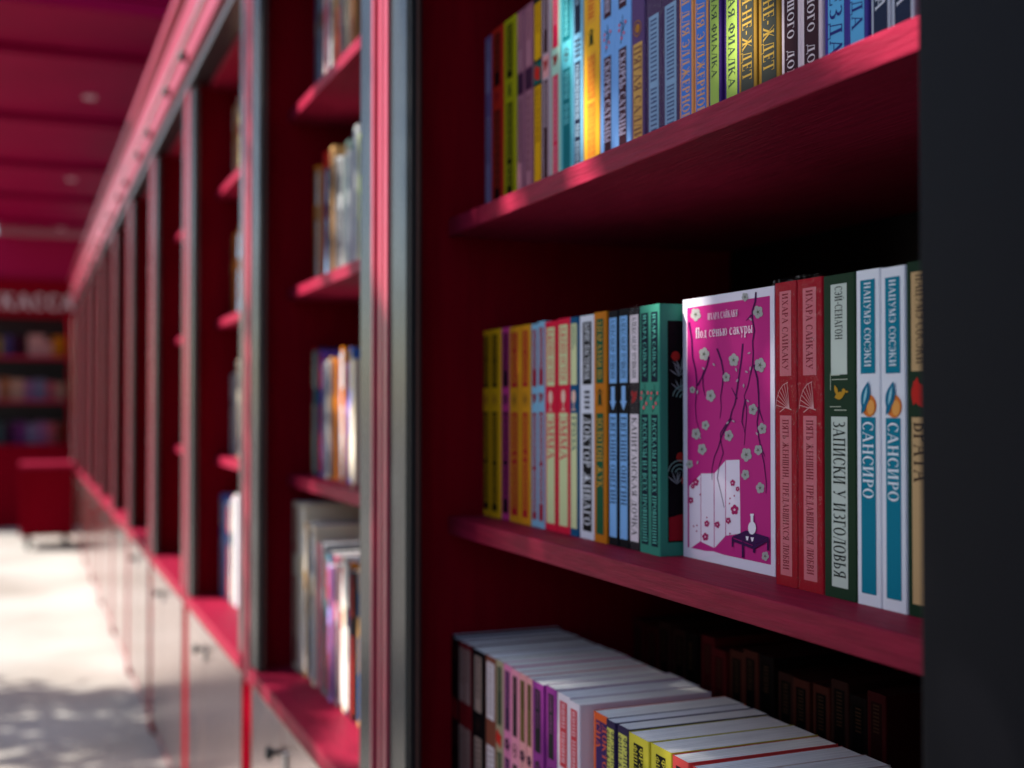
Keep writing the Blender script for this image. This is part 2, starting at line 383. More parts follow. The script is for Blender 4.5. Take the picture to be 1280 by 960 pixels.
KX = 1500/math.cos(R(22.2)); CO, SI = math.cos(R(22.2)), math.sin(R(22.2))
def y_at(px, X):                     # where along the row a measured spine edge lies on the spine plane X
    return (KX*X/(px-28)-SI*X)/CO

# ------------------------------------------------------------------ ground and roof
g = link('ground', [(-150, -150, 0), (150, -150, 0), (150, 150, 0), (-150, 150, 0)], [(0, 1, 2, 3)], make_ground())
tag(g, 'pale sunlit concrete paving in front of the kiosks', kind='structure')

RZ = CZ+1.30; RX0, RX1, RY0, RY1 = -.19, 1.5, 4.14, 10.4
roof = empty('canopy_roof', (.6, 7, RZ))
tag(roof, 'crimson panelled canopy over the far kiosks with round downlights', 'canopy')
edges = [RY0, 4.70, 5.80, 6.92, 8.0, 9.1, RY1]
for a, b in zip(edges[:-1], edges[1:]):
    box('ceiling_panel', RX0, RX1, a+.012, b-.012, RZ, RZ+.05, CEIL, roof, roof.location, .006)
    box('beam', RX0+.002, RX1-.002, b-.06, b+.012 if b < RY1 else b, RZ-.035, RZ-.001, CEIL, roof, roof.location, .004)
box('roof_deck', RX0, RX1, RY0, RY1, RZ+.052, RZ+.11, CEIL, roof, roof.location, .006)
for yy in (5.32, 7.3, 9.35):
    v, f = lathe([(.026, 0), (.028, -.006), (.022, -.010), (.018, -.007)], 24, 'z', (.235*1.08, yy, RZ-.0005))
    link('downlight', v, f, mat('dull_downlight_rim', (.5, .3, .36, 1), .5), roof, roof.location)
for yy in (4.1, 6.3, 8.5, 10.2):
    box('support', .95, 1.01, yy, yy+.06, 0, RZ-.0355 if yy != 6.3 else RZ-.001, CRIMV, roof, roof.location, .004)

# ------------------------------------------------------------------ kiosks
SH = [CZ+.47, CZ+.186, CZ-.110]; CT = CZ-.413; XF, XS, XB = .338, .393, .72
def kiosk(i, y0, y1, label, near_jamb=False):
    o = empty('book_kiosk', ((XF+XB)/2, (y0+y1)/2, 0)); L = o.location
    tag(o, label, 'kiosk', 'crimson book kiosks in a row')
    ya, yb = y0-.045, y1+.079                                  # inside faces
    B = lambda nm, *a, m=CRIM, p=o, bev=.0012: box(nm, *a, m, p, L, bev)
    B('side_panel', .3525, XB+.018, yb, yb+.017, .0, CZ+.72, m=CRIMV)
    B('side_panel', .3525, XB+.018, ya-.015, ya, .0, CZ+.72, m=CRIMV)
    B('back_panel', XB, XB+.014, ya+.001, yb-.001, CT+.001, CZ+.70, m=BLACK)
    for z in SH: B('shelf', XS, XB-.001, ya+.0006, yb-.0006, z-.0175, z)
    B('counter', XF-.004, XB+.012, ya+.0006, yb-.0006, CT-.022, CT)
    B('top_panel', .376, XB+.016, ya+.0006, yb-.0006, CZ+.695, CZ+.715)
    B('plinth', XF+.012, XF+.03, ya+.001, yb-.001, 0, .05, m=CRIM)
    zd = CT-.026; ym = y0+.40
    d1 = B('cabinet_door', XF-.002, XF+.014, y0-.040, ym-.003, .045, zd, m=DOORM)
    d2 = B('cabinet_door', XF-.002, XF+.014, ym+.003, y1+.076, .045, zd, m=DOORM)
    v, f = lathe([(.004, 0), (.004, -.006), (.009, -.008), (.010, -.013), (.007, -.016)], 16, 'x', (XF-.0022, ym+.035, CT-.075))
    h = link('handle', v, f, RUBBER, d2, L)
    box('lock_plate', XF-.0055, XF-.0022, ym-.032, ym-.018, CT-.09, CT-.06, CHROME, d1, L)
    # far post: two grey metal door frames with a crimson batten strip between them
    B('inner_track', XF+.002, .352, y1+.0365, y1+.0415, CT+.001, CZ+.69, m=BLACK)
    B('track_gasket', XF+.008, XF+.0105, y1+.034, y1+.036, CT+.001, CZ+.69, m=mat('brown_gasket', (.09, .03, .02, 1), .5), bev=.0004)
    B('inner_track', XF+.002, .352, y1+.2125, y1+.2165, CT+.001, CZ+.69, m=BLACK)
    B('door_frame', XF, .352, y1+.042, y1+.098, CT+.001, CZ+.69, m=ALU, bev=.002)
    B('door_frame', XF, .352, y1+.158, y1+.212, CT+.001, CZ+.69, m=ALU, bev=.002)
    for a, b, xo in ((.0985, .112, .0), (.1135, .124, .004), (.1255, .136, .002), (.1375, .147, .004), (.1485, .1575, .0)):
        B('batten', XF-.003+xo, .372, y1+a, y1+b, CT-.03, CZ+.70, m=STRIP)
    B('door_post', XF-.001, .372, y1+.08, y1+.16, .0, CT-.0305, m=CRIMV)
    if near_jamb:
        B('door_jamb', XF, .352, .10, y0, CT+.001, CZ+.72, m=JAMB, bev=.002)
        B('door_jamb', XF, .374, .10, y0-.06, 0, CT-.001, m=JAMB, bev=.002)
    # header
    B('header_track', XF-.006, .373, y0-.001, y1+.213, CZ+.702, CZ+.722, m=mat('track_metal', (.10, .10, .11, 1), .3, metal=.8))
    hb = B('header', XF-.018, .372, y0, y1+.214, CZ+.724, CZ+.875, m=GLOSSR)
    B('header_cap', XF-.034, .40, y0, y1+.214, CZ+.8755, CZ+.900, m=GLOSSR)
    B('header_trim', XF-.026, XF-.0185, y0, y1+.214, CZ+.775, CZ+.785, m=mat('trim_metal', (.6, .5, .5, 1), .25, metal=.9))
    for yy in (y0+.12, y1+.02):
        v, f = lathe([(.010, 0), (.012, -.004), (.009, -.014), (.004, -.016)], 12, 'x', (XF-.0185, yy, CZ+.745))
        link('roller_cover', v, f, RUBBER, o, L)
    return o
K = [(.39, 1.052)]+[(1.2635+.778*k, 1.2635+.778*k+.566) for k in range(10)]
KI = []
ords = ['', 'next', 'second', 'third', 'fourth', 'fifth', 'sixth', 'seventh', 'eighth', 'ninth', 'tenth']
for i, (a, b) in enumerate(K):
    lab = ('crimson book kiosk with the pink blossom book on its middle shelf' if i == 0 else
           'crimson book kiosk next to the one with the pink blossom book' if i == 1 else
           'crimson book kiosk, %s along the row from the one with the blossom book' % ords[i])
    KI.append(kiosk(i, a, b, lab, i == 0))

# ------------------------------------------------------------------ middle shelf of the first kiosk
ZM = SH[2]+.0002; XM = .431
def row(specs, X, Z, grp, ends=('kiosk wall', 'jamb')):
    sh = lambda q: q[2].split(' paperback')[0]
    for i, s in enumerate(specs):
        p0, p1, lab, kw = s
        if i+1 < len(specs) and specs[i+1][2] == lab: lab += ', touching the %s' % (sh(specs[i-1])+' one' if i else ends[0])
        elif i and specs[i-1][2] == lab: lab += ', touching the %s' % (sh(specs[i+1])+' one' if i+1 < len(specs) else ends[1])
        kw = dict(kw); dx = kw.pop('dx', random.uniform(-.0012, .0008))
        book(lab, X+dx, y_at(p1, X), y_at(p0, X), Z, group=grp, **kw)
YEL = dict(cover=(214, 160, 24), panel=(34, 24, 18), ptext=(214, 160, 24), author='~~~~~~ ~~~~~~~', title='~~~~~~~~~ ~~~~~~~~', em='sun', pw=.55)
ORA = dict(cover=(222, 150, 34), panel=(190, 34, 44), ptext=(222, 150, 34), author='~~~~~ ~~~~~~~', title='~~~~~~~~ ~ ~~~~~~~~~', em='sun', pw=.55)
BLU = dict(cover=(132, 182, 208), panel=(160, 24, 44), ptext=(160, 200, 220), author='~~~~~~~~~', title='~~~~~~~~~~ ~~~~~~~~', em='drop', pw=.6)
RED = dict(cover=(214, 30, 62), panel=(206, 212, 158), ptext=(214, 60, 80), author='ДЖЕЙН ОСТЕН', title='ЭММА', em='goblet', pw=.66, tfrac=.42, th=.8)
ONE = dict(cover=(18, 18, 24), panel=(126, 176, 226), ptext=(24, 30, 60), author='АЛЕКСАНДР ПУШКИН', title='ЕВГЕНИЙ ОНЕГИН', em='arrow', pw=.72, tfrac=.74, th=.72)
TEA = dict(cover=(58, 132, 112), panel=(16, 32, 48), ptext=(90, 180, 160), author='ИХАРА САЙКАКУ', title='РАССКАЗЫ ИЗ ВСЕХ ПРОВИНЦИЙ', em='plum', pw=.62, tfrac=1, th=.62)
RDW = dict(cover=(156, 20, 36), panel=(204, 110, 118), ptext=(120, 16, 34), author='ИХАРА САЙКАКУ', title='ПЯТЬ ЖЕНЩИН, ПРЕДАВШИХСЯ ЛЮБВИ', em='fan', pw=.52, tfrac=.98, th=.52, film=True, ah=.5)
SAN = dict(cover=(228, 228, 232), panel=(14, 122, 144), ptext=(228, 236, 238), author='НАЦУМЭ СОСЭКИ', title='САНСИРО', em='peach', pw=.6, tfrac=.46, th=.72, ah=.44, em_at=.385, em_s=.86)
middle = [
 (603, 614, 'yellow paperback with black spine panels', YEL),
 (614, 626, 'yellow paperback with black spine panels', YEL),
 (626, 637, 'magenta paperback with a black spine panel, between yellow and orange paperbacks', dict(cover=(206, 60, 130), panel=(44, 20, 34), ptext=(206, 60, 130), author='~~~~~~', title='~~~~~~~~ ~~~~~', em='flower')),
 (637, 651, 'orange paperback with red spine panels beside the pale blue pair', ORA),
 (651, 663, 'orange paperback with red spine panels beside the pale blue pair', ORA),
 (663, 672, 'pale blue paperback with dark red spine panels', BLU),
 (672, 681, 'pale blue paperback with dark red spine panels', BLU),
 (681, 696.5, 'bright red paperback with pale green spine panels', RED),
 (696.5, 713, 'bright red paperback with pale green spine panels', RED),
 (713, 723.5, 'thin dark blue paperback with pale yellow spine panels', dict(cover=(24, 80, 120), panel=(210, 212, 160), ptext=(30, 90, 90), author='~~~~~~~~|~~~~~~~~~', title='ГРОЗА', em='goblet', pw=.75, tfrac=.36)),
 (723.5, 743.6, 'white paperback with thick black spine panels and white title', dict(cover=(214, 214, 224), panel=(22, 20, 24), ptext=(220, 220, 226), author='БОРИС ПАСТЕРНАК', title='ДОКТОР ЖИВАГО', em='rows', pw=.56, tfrac=.97, th=.78)),
 (743.6, 760, 'ochre paperback with dark green spine panels', dict(cover=(190, 110, 24), panel=(26, 84, 54), ptext=(206, 150, 50), author='ЭДГАР АЛЛАН ПО', title='ЗОЛОТОЙ ЖУК', em='beetle', pw=.55, tfrac=.62, th=.8)),
 (760, 772.5, 'black paperback with light blue spine panels and a blue arrow', ONE),
 (772.5, 785.8, 'black paperback with light blue spine panels and a blue arrow', ONE),
 (785.8, 798.8, 'black paperback with pinkish white spine panels and a red mark', dict(cover=(40, 34, 40), panel=(222, 208, 214), ptext=(50, 44, 50), author='АЛЕКСАНДР ПУШКИН', title='КАПИТАНСКАЯ ДОЧКА', em='drop', pw=.82, tfrac=.97, th=.62, film=True)),
 (798.8, 813, 'teal paperback with navy spine panels beside the white and black book', dict(TEA)),
]
row(middle, XM, ZM, 'books on the middle shelf')
# second teal copy: its patterned black front board shows beside the blossom book
tb = book('teal paperback with its black patterned front board showing beside the blossom cover', XM-.001, y_at(826.5, XM), y_at(813, XM), ZM, group='books on the middle shelf', **TEA)
def cover_print(r, name, polys, colr, lay, W=.116):
    poly_obj(name, [[(a, b, i % 9) for a, b in s] for i, s in enumerate(polys)], paint(colr), r, lambda a, b, q: (a, -.0002-lay*.0001-q*STEP*.4, b))
cover_print(tb, 'front_panel', [rect(.0065, .112, .010, .172)], (20, 16, 20), 0)
rn = random.Random(3); pat = []
for k in range(26):
    cx, cz = rn.uniform(.012, .10), rn.uniform(.045, .165)
    for j in range(5):
        a = R(40+j*25+rn.uniform(-8, 8)); pat.append(lens(cx, cz, cx+.010*math.cos(a), cz+.010*math.sin(a), .0005))
cover_print(tb, 'grass_pattern', pat, (120, 124, 128), 1)
for k, z in enumerate((.146, .083, .075, .09, .072, .05, .066, .035, .055, .03, .045, .04)):
    cover_print(tb, 'red_berry', [circ(.013+(k % 4)*.026+(k//4)*.004, z, .0036)], (150, 38, 34), 2)
cover_print(tb, 'wave_pattern', [q for cx, cz in ((.02, .115), (.016, .060), (.05, .09), (.08, .12)) for rr in (.004, .007, .010) for q in arc(cx, cz, rr, rr, 10, 170, .0008, .0008)], (110, 140, 134), 3)
cover_print(tb, 'red_field', [[(.0072, .0112), (.111, .0112), (.111, .05), (.0072, .028)]], (140, 26, 36), 4)

right = [
 (968.5, 996.5, 'red shrink-wrapped paperback with pink spine panels', RDW),
 (996.5, 1029, 'red shrink-wrapped paperback with pink spine panels', RDW),
 (1029, 1070, 'dark green paperback with pale grey spine panels and a golden duck', dict(cover=(36, 58, 40), panel=(196, 204, 190), ptext=(28, 34, 30), author='СЭЙ-СЕНАГОН', title='ЗАПИСКИ У ИЗГОЛОВЬЯ', em='duck', pw=.5, tfrac=.96, th=.74, ah=.46, afrac=.62)),
 (1070, 1101, 'white paperback with teal spine panels, touching the green one with a golden duck', SAN),
 (1101, 1132.5, 'white paperback with teal spine panels, touching the green one with tan panels', SAN),
 (1133, 1172, 'dark green paperback with tan spine panels and a red leaf beside the jamb', dict(cover=(30, 52, 36), panel=(196, 160, 112), ptext=(60, 44, 34), author='НАЦУМЭ СОСЭКИ', title='ВРАТА', em='leaf', pw=.66, tfrac=.34, th=.8, ah=.5)),
]
row([(a, b, l, dict(k, dx=0)) for a, b, l, k in right], XM, ZM, 'books on the middle shelf', ('blossom book', 'jamb'))

# ------------------------------------------------------------------ the face-out blossom book
PX, PYL, PYR, PH = .4475, .7655, .650, .187
pb = empty('paperback_book', (PX, PYL, ZM)); PW = PYL-PYR; PT = .017
tag(pb, 'face-out paperback with white-bordered magenta cover of blossom branches and a folding screen', 'book', 'books on the middle shelf')
# local: a = to the right along the cover (towards -Y), b = up, depth +X
def slab(name, x0, x1, a0, a1, b0, b1, m, bev=.0004): return box(name, x0, x1, -a1, -a0, b0, b1, m, pb, (0, 0, 0), bev)
slab('cover', 0, .0006, 0, PW, 0, PH, paint((226, 218, 230)), .0002)
slab('back_cover', PT-.0006, PT, 0, PW, 0, PH, paint((226, 218, 230)), .0002)
slab('spine', .0007, PT-.0007, PW-.0007, PW-.0001, 0, PH, paint((190, 40, 130)), .0001)
slab('pages', .0007, PT-.0007, .001, PW-.0008, .0006, PH-.0007, PAGES, 0)
def q2(x, y):                                     # drawing pad of the cover: 250 wide, 760 high, read left to right, top to bottom
    s = min(1.02, max(-.02, (x-21)/245.)); ytop = 123-41*s; ybot = 786+59*s
    tt = s*1.158/((1-s)+s*1.158)
    return tt*PW, PH*(1-(y-ytop)/(ybot-ytop))
def cp(name, polys, colr, lay, pad=True):
    poly_obj(name, [[((q2(*p) if pad else p)+(i % 8,)) for p in s] for i, s in enumerate(polys)], paint(colr), pb,
             lambda a, b, q: (-.0001-lay*.00009-q*1e-5, -a, b))
cp('cover_panel', [rect(.0062, PW-.0048, .0072, PH-.0062)], (190, 42, 124), 0, False)
scr = [[(37, 606), (67, 576), (67, 748), (37, 768)], [(68.5, 573), (102, 573), (102, 766), (68.5, 750)], [(104, 573), (132.5, 541), (132.5, 736), (104, 766)], [(134.5, 539), (171, 538), (173, 730), (134.5, 735)]]
cp('folding_screen', scr+[[(37, 771), (100, 775), (130, 785), (60, 790)]], (230, 216, 230), 1)
branches = [[(217, 100), (207, 150), (213, 200), (209, 260), (200, 320), (184, 372), (190, 430), (184, 500)],
            [(211, 290), (223, 365), (219, 440), (231, 520), (241, 580), (242, 626)],
            [(181, 235), (172, 310), (160, 390), (146, 432), (120, 470), (128, 520), (112, 585), (130, 662)],
            [(150, 430), (122, 480), (104, 530), (98, 590)], [(112, 248), (129, 310), (121, 375), (119, 430)],
            [(38, 180), (47, 270), (58, 340), (54, 400), (66, 465)], [(91, 270), (74, 322), (80, 372)], [(188, 380), (178, 440), (186, 470)],
            [(205, 160), (190, 175)], [(222, 400), (236, 440)], [(60, 345), (78, 300)], [(165, 380), (150, 350)], [(228, 500), (240, 530)]]
bp_ = []
for b in branches:
    pts = []
    for (x0, y0), (x1, y1) in zip(b[:-1], b[1:]):
        pts += [(x0, y0), ((x0+x1)/2+rn.uniform(-3.5, 3.5), (y0+y1)/2)]
    pts.append(b[-1]); bp_ += polyline(pts, 2.4, .7)
cp('branches', bp_, (76, 18, 74), 2)
flo = [(56, 160, 15), (188, 113, 10), (223, 152, 15), (78, 263, 15), (157, 278, 15), (228, 291, 17), (137, 323, 11), (95, 371, 14), (47, 356, 8), (208, 407, 13), (233, 457, 13), (81, 448, 11), (56, 470, 13), (143, 475, 13), (72, 510, 13), (190, 525, 16), (222, 513, 12), (187, 577, 12), (39, 548, 10), (227, 612, 13), (240, 790, 11)]
for x, y, r in flo:
    pet, cen, sta = [], [], []; r *= 1.15
    a0 = rn.uniform(0, 6.28)
    for k in range(5):
        a = a0+k*1.2566; pet.append(circ(x+.55*r*math.cos(a)*.8, y+.55*r*math.sin(a), .47*r*.8, .47*r, 9))
    for k in range(5):
        a = a0+k*1.2566+.1; sta += polyline([(x, y), (x+.45*r*math.cos(a)*.8, y+.45*r*math.sin(a))], .5, .4)
    cen.append(circ(x, y, .18*r, .2*r, 8))
    cp('blossom', pet, (166, 164, 160), 3); cp('blossom_stamen', sta, (96, 84, 92), 4); cp('blossom_heart', cen, (96, 100, 84), 5)
cp('petals', [lens(x, y, x+9*math.cos(a), y+12*math.sin(a), 2.4) for x, y, a in [(rn.uniform(45, 245), rn.uniform(150, 560), rn.uniform(0, 6)) for _ in range(22)]], (168, 150, 160), 6)
for x, y, r in ((55, 595, 11), (42, 642, 9), (153, 598, 9), (158, 668, 14), (84, 703, 9), (80, 737, 11), (112, 706, 9), (141, 696, 9), (166, 614, 7), (47, 606, 7)):
    rf, rc = [], []
    for k in range(5): rf.append(circ(x+.55*r*math.cos(k*1.2566+x)*.8, y+.55*r*math.sin(k*1.2566+x), .45*r*.8, .45*r, 8))
    rc.append(circ(x, y, .22*r, .22*r, 7))
    cp('screen_flower', rf, (170, 30, 92), 3.2); cp('screen_flower_heart', rc, (230, 190, 205), 4.4)
rf = [circ(rn.uniform(45, 165), rn.uniform(625, 735), 2, 2.6, 6) for _ in range(12)]
cp('screen_petals', rf, (170, 30, 92), 3.2)
cp('low_table', [[(151, 738), (190, 722), (251, 741), (211, 762)], [(151, 740), (155, 739), (155, 764), (151, 764)], [(178, 750), (183, 751), (183, 793), (178, 792)], [(208, 760), (213, 761), (213, 782), (208, 780)], [(246, 742), (251, 742), (251, 776), (246, 775)], [(151, 741), (211, 764), (211, 772), (151, 749)], [(251, 742), (211, 763), (211, 771), (251, 750)]], (62, 20, 74), 7)
cp('bottle', [circ(206, 716, 10.5, 17, 18), rect(202.5, 209.5, 682, 704), rect(201, 211, 679, 684)], (236, 226, 236), 8)
cp('cups', [[(189, 737), (197, 738), (195, 748), (191, 748)], [(202, 740), (211, 741), (208, 751), (205, 751)]], (236, 226, 236), 8)
def cover_text(nm, s, x0, y0, x1, hpx, colr):
    a0, b0 = q2(x0, y0); a1, b1 = q2(x1, y0-(x1-x0)*.17)
    h = hpx/690*PH
    polys, used = lay_text(s, h, 9, .08); k = (a1-a0)/used
    poly_obj(nm, polys, paint(colr), pb, lambda u, v, q: (-.0010-q*1e-5, -(a0+u*k), b0+v))
cover_text('author_lettering', 'ИХАРА САЙКАКУ', 90, 174, 171, 17, (236, 220, 232))
cover_text('title_lettering', 'Под сенью сакуры', 58, 222, 211, 27, (240, 228, 238))

# ------------------------------------------------------------------ upper shelf of the first kiosk
ZU = SH[1]+.0002; XU = .431
def U(cover, panel, txt, **k): return dict(cover=cover, panel=panel, ptext=txt, **k)
FILMP = U((74, 50, 84), (130, 160, 190), (60, 70, 110), author='~~~~~~', title='~~~~~~~~~~ ~~~~~~', film=True, pw=.62)
ELD = U((224, 150, 90), (70, 120, 200), (224, 160, 100), author='', title='ЦВЕТЫ ДЛЯ ЭЛДЖЕРНОНА', pw=.72, th=.72, tfrac=1, pv=((.03, .2), (.30, .98)))
FIA = U((66, 40, 110), (160, 186, 84), (56, 70, 60), author='', title='ПРЕКРАСНАЯ ФИАЛКА'[9:] if False else 'ННАЯ ФИАЛКА', pw=.66, th=.6, tfrac=.80, pv=((.03, .2), (.46, .985)))
ZHD = U((140, 106, 40), (58, 60, 54), (170, 136, 60), author='', title='ВРЕМЯ-НЕ-ЖДЕТ', pw=.68, th=.74, tfrac=.80, pv=((.03, .2), (.42, 1.0)))
BOL = U((222, 200, 204), (62, 36, 42), (222, 206, 208), author='', title='ХОЗЯЙКА БОЛЬШОГО ДОМА'[2:17]+' ДОМА', pw=.66, th=.5, tfrac=1, pv=((.03, .2), (.36, 1.0)))
ZVE = U((70, 60, 140), (96, 176, 220), (46, 50, 120), author='', title='ЗВЕЗДА', pw=.66, th=.78, tfrac=.9, pv=((.03, .2), (.62, 1.0)))
KLA = U((180, 190, 200), (40, 50, 72), (214, 220, 226), author='', title='Й КЛА', pw=.68, th=.7, tfrac=1, pv=((.03, .2), (.66, 1.0)))
SAT = U((116, 164, 222), (66, 34, 44), (200, 190, 215), author='~~~~~~ ~~~~~~', title='СКОРБЬ САТАНЫ', em='plum', pw=.46, th=.8, tfrac=.80, em_at=.42, pv=((.03, .33), (.5, .97)))
upper = [
 (606, 614.5, 'lilac paperback at the far end of the shelf above the blossom book', U((120, 100, 150), (150, 140, 180), (80, 70, 110), author='~~~~~', title='~~~~~~~~')),
 (615, 630, 'red paperback with black spine panels on the shelf above the blossom book', U((190, 44, 30), (40, 14, 14), (190, 60, 40), author='~~~~~~~', title='~~~~~~~~~', pw=.5, em='drop')),
 (630.5, 646, 'olive yellow paperback with black spine panels', U((176, 168, 26), (34, 32, 14), (176, 168, 40), author='~~~~~~~~', title='~~~~~~~~ ~~~', pw=.45, em='beetle')),
 (647, 656, 'dusty pink paperback with a dark mid-spine emblem', U((150, 92, 110), (176, 116, 130), (90, 40, 60), author='~~~~~~~', title='~~~~~~~~~~', em='flower', emb_bg=(70, 34, 60), pw=.7)),
 (656, 666.5, 'dusty pink paperback with a dark mid-spine emblem', U((150, 92, 110), (176, 116, 130), (90, 40, 60), author='~~~~~~~', title='~~~~~~~~~~', em='flower', emb_bg=(70, 34, 60), pw=.7)),
 (667, 679, 'black paperback with amber yellow spine panels', U((28, 34, 30), (216, 160, 24), (150, 100, 20), author='~~~~~', title='~~~~~~~~', em='leaf', emb_bg=(20, 90, 84), pw=.72)),
 (679, 689, 'mauve paperback with brown black panels and a pink emblem', U((190, 160, 170), (60, 34, 40), (190, 160, 170), author='~~~~~~~~', title='~~~~~~~~~', em='drop', emb_bg=(214, 150, 150), pw=.55)),
 (689, 701, 'pale mint paperback with raspberry red spine panels', U((166, 206, 186), (206, 34, 74), (220, 130, 150), author='~~~~~~~', title='~~~~~~~~~~ ~~~~~~~', em='drop', pw=.6)),
 (701, 716, 'turquoise paperback with deep teal spine panels', U((90, 184, 196), (20, 108, 116), (110, 200, 206), author='~~~~~~~~', title='~~~~ ~~~', em='knot', pw=.62, tfrac=.5)),
 (717, 729.5, 'light blue paperback with navy black spine panels', U((128, 186, 216), (34, 40, 60), (170, 200, 220), author='~~~~~~~', title='~~~~~~~~~ ~~ ~~~~', em='rows', pw=.6)),
 (730, 750, 'golden yellow paperback with orange red lettering', U((232, 170, 44), (226, 160, 50), (200, 70, 30), author='~~~~~~~', title='~~~~~~~ ~~~~~~~~~~~', em='beetle', pw=.55, th=.8)),
 (750, 769.5, 'sky blue paperback with dark maroon title panel', SAT),
 (769.5, 790.5, 'sky blue paperback with dark maroon title panel', SAT),
 (791, 807.5, 'purple paperback with a tan title panel', U((92, 66, 110), (198, 152, 82), (110, 70, 60), author='~~~~~', title='ПЯТАЯ САЛЛИ', em='sun', pw=.7, th=.8, tfrac=.86, pv=((.03, .2), (.52, 1.0)), em_at=.46)),
 (808, 828, 'dark purple shrink-wrapped paperback with pale blue spine panels', FILMP),
 (828, 851.5, 'dark purple shrink-wrapped paperback with pale blue spine panels', FILMP),
 (852, 870, 'peach orange paperback with a bright blue title panel', ELD),
 (870, 888, 'peach orange paperback with a bright blue title panel', ELD),
 (888, 905, 'violet paperback with a lime green title panel', FIA),
 (905, 926, 'violet paperback with a lime green title panel', FIA),
 (926, 949.5, 'olive gold paperback with a charcoal title panel', ZHD),
 (949.5, 977, 'olive gold paperback with a charcoal title panel', ZHD),
 (977, 1003, 'pale pink paperback with a dark brown title panel', BOL),
 (1003, 1031, 'pale pink paperback with a dark brown title panel', BOL),
 (1032, 1063, 'indigo paperback with a cyan blue title panel', ZVE),
 (1063, 1090, 'indigo paperback with a cyan blue title panel', ZVE),
 (1090, 1116, 'silver paperback with a navy title panel', KLA),
 (1116, 1146, 'silver paperback with a navy title panel', KLA),
]
row(upper, XU, ZU, 'books on the shelf above the blossom book')

# ------------------------------------------------------------------ books on the counter of the first kiosk: a front row and a back row
ZL = CT+.0002; XL = .396
PUR = U((140, 50, 130), (34, 30, 34), (120, 60, 110), author='~~~~ ~~~~~', title='~~~~~~~~', pw=.5, afrac=.62, em='flower')
WRD = U((222, 206, 212), (206, 62, 72), (232, 190, 196), author='~~~~~ ~~~~~~', title='~~~~~~~~~', pw=.56)
NVY = U((48, 36, 70), (214, 206, 96), (40, 36, 60), author='ФРЭНСИС|ФИЦДЖЕРАЛЬД', title='~~~~~~~~|~~~~~~', pw=.7, th=.8, ah=.85)
YLB = U((206, 190, 60), (24, 22, 20), (206, 190, 60), author='ФРЭНСИС|ФИЦДЖЕРАЛЬД', title='~~~~~~~~|~~~~~~', pw=.46, th=.85, ah=.9)
RDB = U((222, 78, 74), (40, 24, 40), (222, 110, 100), author='~~~~~~', title='~~~~~~~~', pw=.5)
